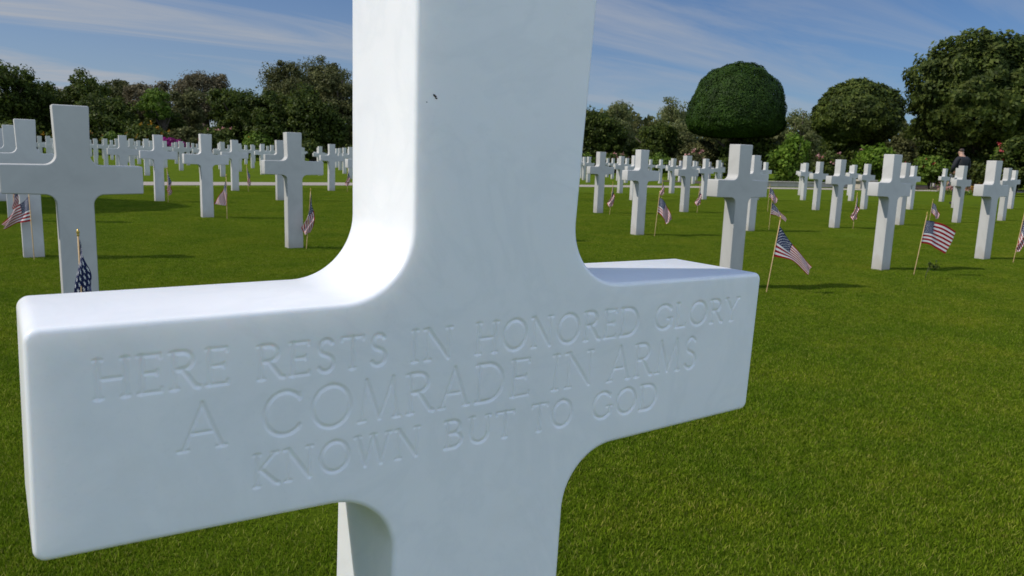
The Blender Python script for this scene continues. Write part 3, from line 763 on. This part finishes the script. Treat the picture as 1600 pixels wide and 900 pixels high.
def tree(name, x, y, top, r, m, label, cat='tree', seed=1, low=.28, dens=1.0, leaf=.16, clump=.34, grp=None, th=True, squash=1.0):
    o = empty(name, (x, y, 0), rnd.uniform(0, 6.28))
    tag(o, label, cat, grp)
    z0 = top * low
    if th: trunk(o, top * .9, .045 * top ** .9 + .03, r * .8, seed)
    n = int(125 * dens)
    P, Nn, g_ = crown_points(seed, r, z0, top, n, 150, r * clump, 0)
    leaves('crown', P, Nn, leaf, m, o, g_)
    return o
GB = 'trees along the far end of the cemetery'
LT = [ # x, y, top, radius, material, low, density, label
 (2.7, 73.2, 7.2, 3.0, M_DEEP, .12, 1.3, 'dark evergreen tree at the far left edge of the tree line'),
 (4.9, 76.6, 6.3, 2.2, M_DEEP, .1, 1, 'lower dark tree just right of the left-edge evergreen'),
 (8.6, 97.2, 6.7, 2.4, M_GREY, .3, .7, 'thin grey-green tree set back with sky showing through, left tree line'),
 (8.7, 78.8, 7.3, 2.5, M_DEEP, .2, .95, 'olive-topped tree rising behind the left-edge cross head'),
 (12.6, 88.2, 7.7, 2.3, M_OLIVE, .3, .65, 'open-crowned tree with sky gaps, right of the left-edge cross head'),
 (14.3, 79.7, 7.2, 2.5, M_GREY, .3, .75, 'sparse grey-green tree standing behind the yellow-green pine'),
 (13.4, 70.0, 5.6, 1.7, M_FRESH, .45, .30, 'flat-topped yellowish pine in the middle of the left tree line'),
 (9.4, 70.9, 4.9, 2.8, M_DEEP, .05, 1.2, 'broad low dark olive bush-tree above the flowering hedge'),
 (13.6, 72.0, 4.6, 1.8, M_DEEP, .05, .8, 'short dark rounded tree under the yellowish pine'),
 (19.5, 80.9, 9.2, 3.0, M_GREY, .3, 1.0, 'tall greyish eucalyptus with airy lobed crown, left of centre'),
 (17.7, 65.1, 6.2, 2.7, M_DEEP, .06, 1.3, 'dense dark green tree in front of the greyish eucalyptus'),
 (20.4, 63.0, 5.6, 2.3, M_DEEP, .05, 1.2, 'dense round dark tree above the small cross near the middle left'),
 (27.0, 78.2, 10.2, 3.4, M_OLIVE, .3, 1.1, 'tall olive-coloured tree left of the highest tree of the left line'),
 (31.6, 82.2, 11.5, 3.2, M_OLIVE, .35, 1.0, 'highest tree of the left line, lobed crown against the sky'),
 (22.6, 60.5, 5.9, 2.6, M_DEEP, .05, 1.3, 'dense dark tree low in front of the highest tree, left of the big upright'),
 (27.3, 66.3, 8.3, 2.9, M_OLIVE, .05, 1.2, 'grey-green weeping tree touching the left side of the big upright'),
 (30.4, 65.0, 7.6, 2.9, M_DEEP, .08, 1.2, 'dark tree partly behind the left side of the big upright'),
 (35.5, 62.0, 7.5, 3.2, M_DEEP, .08, 1.2, 'dark tree fully behind the big upright'),
 (38.5, 57.0, 6.5, 2.8, M_OLIVE, .08, 1.2, 'olive tree fully behind the big upright'),
 (42.0, 47.8, 5.2, 2.2, M_DEEP, .05, 1.2, 'dark bush-tree touching the right side of the big upright'),
 (58.0, 64.0, 8.0, 2.6, M_PALE, .1, .8, 'feathery pale tree farther back, first right of the big upright'),
 (64.5, 62.0, 8.7, 2.9, M_PALE, .1, .8, 'feathery pale tree farther back, just left of the clipped dome tree'),
 (44.3, 44.4, 4.3, 2.2, M_DEEP, .05, 1.1, 'rounded dark olive bush-tree left of the clipped dome tree'),
 (49.0, 46.5, 4.6, 2.2, M_PALE, .05, 1.1, 'yellow-green bushy tree right against the clipped dome tree'),
 (46.6, 41.5, 3.0, 1.9, M_OLIVE, .02, 1.0, 'low olive bush under the left side of the clipped dome tree'),
 (-1.5, 75.0, 6.8, 2.8, M_DEEP, .1, 1, 'dark evergreen tree beyond the left edge of the photo'),
 (6.6, 83.0, 6.0, 2.6, M_OLIVE, .15, .9, 'mid-height olive tree filling the dip left of the left-edge cross head'),
 (11.0, 80.0, 5.4, 2.4, M_DEEP, .1, .9, 'dark green tree in the dip right of the left-edge cross head'),
 (16.6, 76.0, 6.6, 2.3, M_OLIVE, .1, .9, 'olive tree between the yellowish pine and the greyish eucalyptus'),
 (22.6, 79.0, 6.6, 2.8, M_DEEP, .08, 1, 'dark tree in the dip right of the greyish eucalyptus'),
 (24.6, 70.0, 7.4, 2.6, M_OLIVE, .08, 1, 'olive tree under the highest tree of the left line'),
 (77.9, 54.6, 8.4, 2.6, M_PALE, .1, .9, 'pale olive tree showing between the clipped dome and the smaller round tree'),
 (62.0, 38.0, 5.4, 2.8, M_DEEP, .05, 1.0, 'shaded dark shrub mass behind the smaller round tree'),
 (66.0, 33.0, 6.0, 3.0, M_DEEP, .05, 1.0, 'shaded dark tree between the smaller round tree and the big right tree'),
 (62.0, 24.0, 5.0, 2.8, M_DEEP, .05, 1.0, 'shaded dark tree behind the big right tree trunk'),
 (60.0, 18.5, 6.0, 3.0, M_DEEP, .05, 1.0, 'shaded dark tree at the far right edge behind the rose bush'),
]
for i, (x, y, top, rr, m, low, dn, lab) in enumerate(LT):
    nm = {M_DEEP: 'evergreen_tree', M_OLIVE: 'olive_tree', M_GREY: 'eucalyptus_tree', M_PALE: 'tamarisk_tree', M_FRESH: 'pine_tree'}[m]
    tree(nm, x, y, top, rr, m, lab, seed=10 + i, low=low, dens=dn * .9, leaf=.125 if m is M_DEEP else .11, grp=GB, clump=.29)

# the big clipped trees on the right
def dome_tree(x, y, z0, zw, top, r, m, label, seed, n, leaf, lump, trunk_r, name):
    o = empty(name, (x, y, 0), 0); tag(o, label, 'tree', 'round-crowned trees on the right')
    g_ = np.random.default_rng(seed)
    D = g_.normal(0, 1, (n, 3)); D /= np.linalg.norm(D, axis=1)[:, None]
    C = g_.normal(0, 1, (240, 3)); C /= np.linalg.norm(C, axis=1)[:, None]
    def radius(D):
        d = D @ C.T
        w_ = np.exp((d - 1) * 90)
        return 1 + lump * (w_.max(1) - .55) + lump * (.5 if lump > .1 else .12) * np.sin(D[:, 0] * 5 + seed) * np.cos(D[:, 2] * 4 + D[:, 1] * 3)
    R = radius(D)
    def shape(D, R):
        up = D[:, 2] > 0
        pw = np.where(up, 2.1, 3.4 if lump < .1 else 2.3)
        xy = np.hypot(D[:, 0], D[:, 1]); q = (np.abs(xy) ** pw + np.abs(D[:, 2]) ** pw) ** (-1 / pw)
        P = D * (q * R)[:, None]
        P[:, :2] *= r
        P[:, 2] = np.where(up, P[:, 2] * (top - zw), P[:, 2] * (zw - z0)) + zw
        return P
    P = shape(D, R * (1 - .10 * g_.uniform(0, 1, n) ** 2 + g_.normal(0, .006 if lump < .1 else .022, n)))
    Nn = D + g_.normal(0, .45 if lump > .1 else .30, D.shape)
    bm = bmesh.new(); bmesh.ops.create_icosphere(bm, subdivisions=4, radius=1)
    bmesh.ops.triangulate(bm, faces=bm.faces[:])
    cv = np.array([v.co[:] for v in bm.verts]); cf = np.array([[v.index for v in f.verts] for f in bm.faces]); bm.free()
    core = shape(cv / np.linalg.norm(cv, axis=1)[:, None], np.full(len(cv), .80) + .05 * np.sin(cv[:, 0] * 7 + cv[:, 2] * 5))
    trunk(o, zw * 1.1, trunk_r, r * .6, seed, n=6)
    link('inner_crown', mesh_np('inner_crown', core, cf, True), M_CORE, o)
    leaves('crown', P, Nn, leaf, m, o, g_)
    return o
dome_tree(47.65, 39.25, 3.0, 4.5, 8.5, 3.6, M_TOPI, 'large smooth clipped dome tree with dense dark green crown', 5, 110000, .07, .06, .3, 'clipped_tree')
dome_tree(53.2, 32.8, 2.9, 4.6, 7.2, 2.95, M_DARK, 'smaller clipped round tree between the dome tree and the big right tree', 6, 30000, .13, .14, .25, 'clipped_tree')
dome_tree(50.0, 22.6, 2.9, 5.4, 8.85, 4.0, M_DARK, 'biggest round tree at the upper right corner with lumpy leafy crown', 8, 40000, .14, .30, .35, 'clipped_tree')
for (x, y, top, rr, s) in ((56.0, 20.0, 6.8, 2.6, 51),):
    tree('evergreen_tree', x, y, top, rr, M_DEEP, 'leafy dark tree cut by the right edge beside the biggest round tree', seed=s, low=.15, dens=1.2, leaf=.16)
# shaded undergrowth below the clipped dome
for k, (x, y, top, rr, lab) in enumerate([(48.6, 38.9, 3.6, 3.1, 'dark undergrowth shrub filling the space under the clipped dome tree'), (54.0, 32.4, 3.2, 2.0, 'dark undergrowth shrub below the smaller round tree'), (50.8, 22.6, 3.6, 2.6, 'dark undergrowth shrub below the biggest round tree')]):
    tree('shrub', x, y, top, rr, M_DEEP, lab, 'shrub', seed=70 + k, low=.0, dens=.8, leaf=.14, th=False, grp='shrubs below the round trees')

def shrub(x, y, top, rr, m, label, seed, flowers=None, nf=0, leaf=.10, name='shrub', dens=.8, low=.0, fs=.09, squash=None, zf=.5):
    o = empty(name, (x, y, 0), 0); tag(o, label, 'shrub', 'garden shrubs behind the crosses')
    bm = bmesh.new()
    g_ = random.Random(seed)
    for k in range(5):
        a = g_.uniform(0, 6.28); e = rr * .5
        tube_mesh(bm, [(0, 0, -.05), (math.cos(a) * e * .5, math.sin(a) * e * .5, top * .35), (math.cos(a) * e, math.sin(a) * e, top * .75)], [.03, .02, .008], 6)
    bm_obj('stem', bm, M_BARK, o)
    P, Nn, g2 = crown_points(seed, rr, top * low, top, int(60 * dens), 130, rr * .38, 0)
    P[:, 2] = np.abs(P[:, 2])
    leaves('foliage', P, Nn, leaf, m, o, g2)
    if flowers is not None:
        hi = P[P[:, 2] > top * zf]
        c = hi[g2.integers(0, len(hi), nf)]
        d = c - np.array([0, 0, top * .5]); d /= np.linalg.norm(d, axis=1)[:, None]
        Q = np.repeat(c + d * rr * .12, 9, 0) + g2.normal(0, fs * .5, (nf * 9, 3))
        leaves('blossom', Q, g2.normal(0, 1, Q.shape), fs * .6, flowers, o, g2, asp=.8)
    return o
SH = [
 (35.1, 25.0, 2.95, 1.15, M_BRIGHT, 'bright green bush behind the crosses, just right of the bright-sided cross', None, 0),
 (37.9, 24.6, 2.15, 1.1, M_DARK, 'rose bush with pink blooms between the bright green bush and the pale-leaved bush', M_PINK, 14),
 (40.6, 24.0, 2.6, 1.35, M_BRIGHT, 'pale-leaved green bush behind the tall right cross', M_PINK, 5),
 (50.2, 27.6, 3.6, 1.5, M_OLIVE, 'neat rounded grey-green bush set back above the pale-leaved bush', None, 0),
 (46.2, 23.4, 2.2, 1.3, M_FRESH, 'green bush left of the standing person', M_ROSE, 6),
 (43.4, 23.8, 1.9, 1.0, M_DARK, 'low dark bush with red blooms left of the standing person', M_ROSE, 10),
 (49.0, 21.5, 2.3, 1.3, M_DARK, 'dark bush right behind the standing person', None, 0),
 (44.0, 18.2, 3.0, 1.2, M_BRIGHT, 'tall yellow-green bush right of the standing person', None, 0),
 (39.4, 16.0, 3.1, 1.3, M_DARK, 'rose bush with red blooms at the right edge', M_ROSE, 16),
 (36.5, 13.6, 1.9, .9, M_FRESH, 'low green bush at the very right edge', None, 0),
]
for i, (x, y, top, rr, m, lab, fl, nf) in enumerate(SH):
    shrub(x, y, top, rr, m, lab, 200 + i, fl, nf)
HG = [ # flowering hedge along the end of the far plot
 (2.6, 66.5, 2.4, 2.0, M_DARK, None, 0, 'dark hedge bush at the far left behind the small crosses'),
 (6.2, 66.0, 2.3, 1.9, M_DARK, M_ORANGE, 14, 'dark hedge bush with a few orange flowers behind the left-edge cross'),
 (8.7, 65.2, 1.9, 1.2, M_FRESH, M_ORANGE, 8, 'yellow-green hedge bush right of the left-edge cross head'),
 (11.0, 64.0, 2.7, 2.0, M_DARK, M_ORANGE, 34, 'dark green hedge bush topped with orange-yellow flowers'),
 (14.0, 64.2, 2.5, 1.6, M_OLIVE, None, 0, 'pale silvery green bush above the magenta flowers'),
 (16.4, 63.0, 2.6, 1.5, M_DARK, M_PINK, 24, 'reddish flowering bush right of the silvery bush'),
 (18.6, 61.0, 2.4, 1.5, M_FRESH, M_ORANGE, 12, 'green bush with scattered orange flowers, left middle'),
 (21.0, 58.0, 1.9, 1.8, M_DARK, None, 0, 'low dark bush behind the tiny crosses, left middle'),
 (24.0, 54.5, 1.8, 1.8, M_DARK, None, 0, 'low dark bush left of the big upright'),
 (27.0, 52.0, 1.9, 1.8, M_DARK, None, 0, 'low dark bush hidden by the big upright'),
 (30.5, 47.5, 1.8, 1.8, M_FRESH, None, 0, 'low green bush hidden by the big upright'),
 (34.0, 41.5, 1.75, 1.6, M_FRESH, M_PINK, 10, 'low green hedge bush just right of the big upright'),
 (37.2, 40.4, 1.65, 1.5, M_DARK, M_PINK, 40, 'low bush covered in dull pink flowers, right of the big upright'),
 (39.6, 38.8, 1.6, 1.3, M_FRESH, None, 0, 'low green bush between the pink and pale flowering bushes'),
 (41.2, 37.4, 1.8, 1.5, M_OLIVE, M_PINK, 36, 'low pale flowering bush left of the bright-sided cross'),
 (43.0, 35.6, 1.7, 1.4, M_DARK, None, 0, 'low dark bush behind the bright-sided cross head'),
]
for i, (x, y, top, rr, m, fl, nf, lab) in enumerate(HG):
    shrub(x, y, top, rr, m, lab, 300 + i, fl, nf, leaf=.12, fs=.12)
# bougainvillea
o = empty('bougainvillea', (11.6, 56.5, 0)); tag(o, 'magenta flowering bougainvillea spilling behind the small left crosses', 'shrub')
P, Nn, g_ = crown_points(91, 1.0, .0, 1.5, 60, 90, .38, 0)
P[:, 0] *= 1.35; P[:, 2] = np.abs(P[:, 2]) * (1.0 - .22 * P[:, 0])
k = P[:, 2] > .75
leaves('foliage', P[~k], Nn[~k], .10, M_DARK, o, g_)
leaves('blossom', P[k], Nn[k], .10, M_MAGENTA, o, g_, asp=.9)
# tree outside the frame on the left whose crown throws the round shadow on the lawn
dome_tree(-5.4, 15.2, 4.6, 5.5, 7.0, 1.8, M_TOPI, 'clipped round tree beyond the left edge of the photo', 9, 9000, .10, .08, .16, 'clipped_tree')

# far wood closing the horizon behind everything
rngw = np.random.default_rng(44)
n = 60000
a = rngw.uniform(-.15, 1.75, n); d = rngw.uniform(118, 135, n)
zt = 4.2 + 3.2 * np.clip((a - .35) / .4, 0, 1) + 1.2 * np.sin(a * 37) + .9 * np.sin(a * 91 + 1) + .6 * np.sin(a * 203)
P = np.stack([np.sin(a) * d, np.cos(a) * d, rngw.uniform(0, 1, n) * zt], 1)
o = leaves('distant_wood', P, rngw.normal(0, 1, (n, 3)), .5, M_OLIVE, None, rngw)
o['kind'] = 'stuff'

# ------------------------------------------------------------------ kerb wall, bed, bench on the right
o = empty('low_wall', (0, 0, 0)); tag(o, 'low pale stone wall along the flower bed beyond the path', 'wall')
link('wall_body', box_mesh('wall_body', 29.5, 40.5, 23.9, 24.2, -.05, .20), M_KERB, o)
link('coping', box_mesh('coping', 29.45, 40.55, 23.86, 24.24, .2, .26, .01), M_KERB, o)
g = mesh_np('flower_bed_soil', [(29.5, 24.24, .008), (60, 22.0, .008), (60, 30, .008), (29.5, 30, .008)], [(0, 1, 2, 3)])
o = link('flower_bed_soil', g, M_SOIL); o['kind'] = 'structure'
o = empty('stone_bench', (38.6, 22.9, 0), -.1); tag(o, 'pale stone bench beyond the path behind the right crosses', 'bench')
link('seat', box_mesh('seat', -.75, .75, -.22, .22, .38, .47, .01), M_KERB, o)
for s in (-.5, .5): link('leg', box_mesh('leg', s - .08, s + .08, -.18, .18, -.02, .38), M_KERB, o)
# pink flowers bed
for k, (x, y, m, lab) in enumerate([(37.0, 17.6, M_PINK, 'pink flower clump at the edge of the lawn left of the standing person'), (38.4, 17.0, M_ORANGE, 'orange and pink flower clump nearest the standing person'), (29.4, 22.9, M_ROSE, 'small clump of red flowers at the path beside the bright green bush')]):
    o = empty('flower_clump', (x, y, 0)); tag(o, lab, 'flowers')
    sc = (.45, .3, .09) if k < 2 else (.18, .15, .10)
    leaf_cloud('foliage', (0, 0, .14), (sc[0], sc[1], .08), 500, .05, M_FRESH, o, 400 + k)
    leaf_cloud('blossom', (0, 0, .32 if k < 2 else .42), sc, 420, .045, m, o, 420 + k)

# ------------------------------------------------------------------ standing person (seen from behind, head bowed)
def skin(name, verts, edges, rad, m, parent=None, sub=2, root=0):
    me = bpy.data.meshes.new(name); me.from_pydata(verts, edges, [])
    o = bpy.data.objects.new(name, me); COL.objects.link(o); me.materials.append(m)
    o.modifiers.new('skin', 'SKIN')
    if not me.skin_vertices: pass
    for i, r in enumerate(rad):
        sv = me.skin_vertices[0].data[i]
        sv.radius = (r, r) if isinstance(r, float) else r
        sv.use_root = (i == root)
    s = o.modifiers.new('sub', 'SUBSURF'); s.levels = sub; s.render_levels = sub
    bpy.context.view_layer.update()
    dg = bpy.context.evaluated_depsgraph_get()
    m2 = bpy.data.meshes.new_from_object(o.evaluated_get(dg))
    bpy.data.objects.remove(o)
    for p in m2.polygons: p.use_smooth = True
    m2.materials.clear()
    return link(name, m2, m, parent)
PX, PY = 24.98, 11.60
per = empty('person', (PX, PY, 0), R_(-25))       # faces +Y (away), head bowed
tag(per, 'person in black top and blue jeans standing with bowed head, seen from behind', 'person')
Vv = [(0, 0, .95), (0, -.01, 1.12), (0, -.02, 1.32), (0, 0, 1.43), (0, .05, 1.50), (0, .10, 1.58), (0, .13, 1.66),
      (-.10, 0, .90), (-.11, .01, .50), (-.12, -.02, .09), (-.12, .12, .03), (.10, 0, .90), (.11, .02, .50), (.12, 0, .09), (.12, .14, .03),
      (-.19, -.01, 1.38), (-.26, .02, 1.12), (-.14, .24, .98), (-.07, .31, .97), (.19, -.01, 1.38), (.26, .02, 1.12), (.14, .24, .98), (.07, .31, .97)]
Ee = [(0, 1), (1, 2), (2, 3), (3, 4), (4, 5), (5, 6), (0, 7), (7, 8), (8, 9), (9, 10), (0, 11), (11, 12), (12, 13), (13, 14), (3, 15), (15, 16), (16, 17), (17, 18), (3, 19), (19, 20), (20, 21), (21, 22)]
Rr = [(.15, .11), (.145, .10), (.165, .11), (.09, .08), .055, (.085, .095), (.07, .08), .09, .058, .042, .035, .09, .058, .042, .035, .055, .042, .028, .034, .055, .042, .028, .034]
skin('body', Vv, Ee, Rr, M_SKIN, per)
for s in (-1, 1):
    for k in range(4):
        skin('finger', [(s * .06, .325, .965 - .014 * k + .02), (s * .03, .352, .962 - .016 * k + .02), (s * .005, .345, .955 - .016 * k + .02)], [(0, 1), (1, 2)], [.0095, .0085, .007], M_SKIN, per, 1)
    skin('finger', [(s * .07, .30, .99), (s * .045, .325, 1.015), (s * .02, .34, 1.012)], [(0, 1), (1, 2)], [.011, .010, .008], M_SKIN, per, 1)
skin('jacket', [(0, 0, .88), (0, -.01, 1.10), (0, -.02, 1.30), (0, .0, 1.43), (-.19, -.01, 1.38), (-.27, .02, 1.12), (-.17, .19, .99), (.19, -.01, 1.38), (.27, .02, 1.12), (.17, .19, .99)],
     [(0, 1), (1, 2), (2, 3), (3, 4), (4, 5), (5, 6), (3, 7), (7, 8), (8, 9)], [(.180, .140), (.175, .13), (.20, .14), (.11, .10), .08, .064, .05, .08, .064, .05], M_JACKET, per)
skin('trousers', [(0, 0, .93), (-.10, 0, .86), (-.11, .01, .50), (-.12, -.01, .08), (.10, 0, .86), (.11, .02, .50), (.12, .01, .08)],
     [(0, 1), (1, 2), (2, 3), (0, 4), (4, 5), (5, 6)], [(.125, .10), .095, .074, .065, .095, .074, .065], M_JEANS, per)
for s in (-1, 1):
    skin('shoe', [(s * .12, -.05, .045), (s * .12, .06, .045), (s * .125, .16, .035)], [(0, 1), (1, 2)], [(.045, .045), (.05, .04), (.042, .028)], M_SHOE, per, 2)
skin('hair', [(0, .055, 1.60), (0, .075, 1.665), (0, .12, 1.705)], [(0, 1), (1, 2)], [(.074, .06), (.080, .070), (.068, .05)], M_HAIR, per, 2)
for s in (-1, 1):
    skin('ear', [(s * .088, .10, 1.575), (s * .092, .095, 1.61)], [(0, 1)], [.012, .014], M_SKIN, per, 1)
skin('nose', [(0, .185, 1.62), (0, .215, 1.59)], [(0, 1)], [.010, .014], M_SKIN, per, 1)
for s in (-1, 1):
    skin('eye', [(s * .032, .178, 1.635), (s * .032, .182, 1.633)], [(0, 1)], [.010, .010], M_SHOE, per, 1)
skin('mouth', [(-.022, .170, 1.555), (.022, .170, 1.555)], [(0, 1)], [.006, .006], M_ROSE, per, 1)
print('crosses far', far)
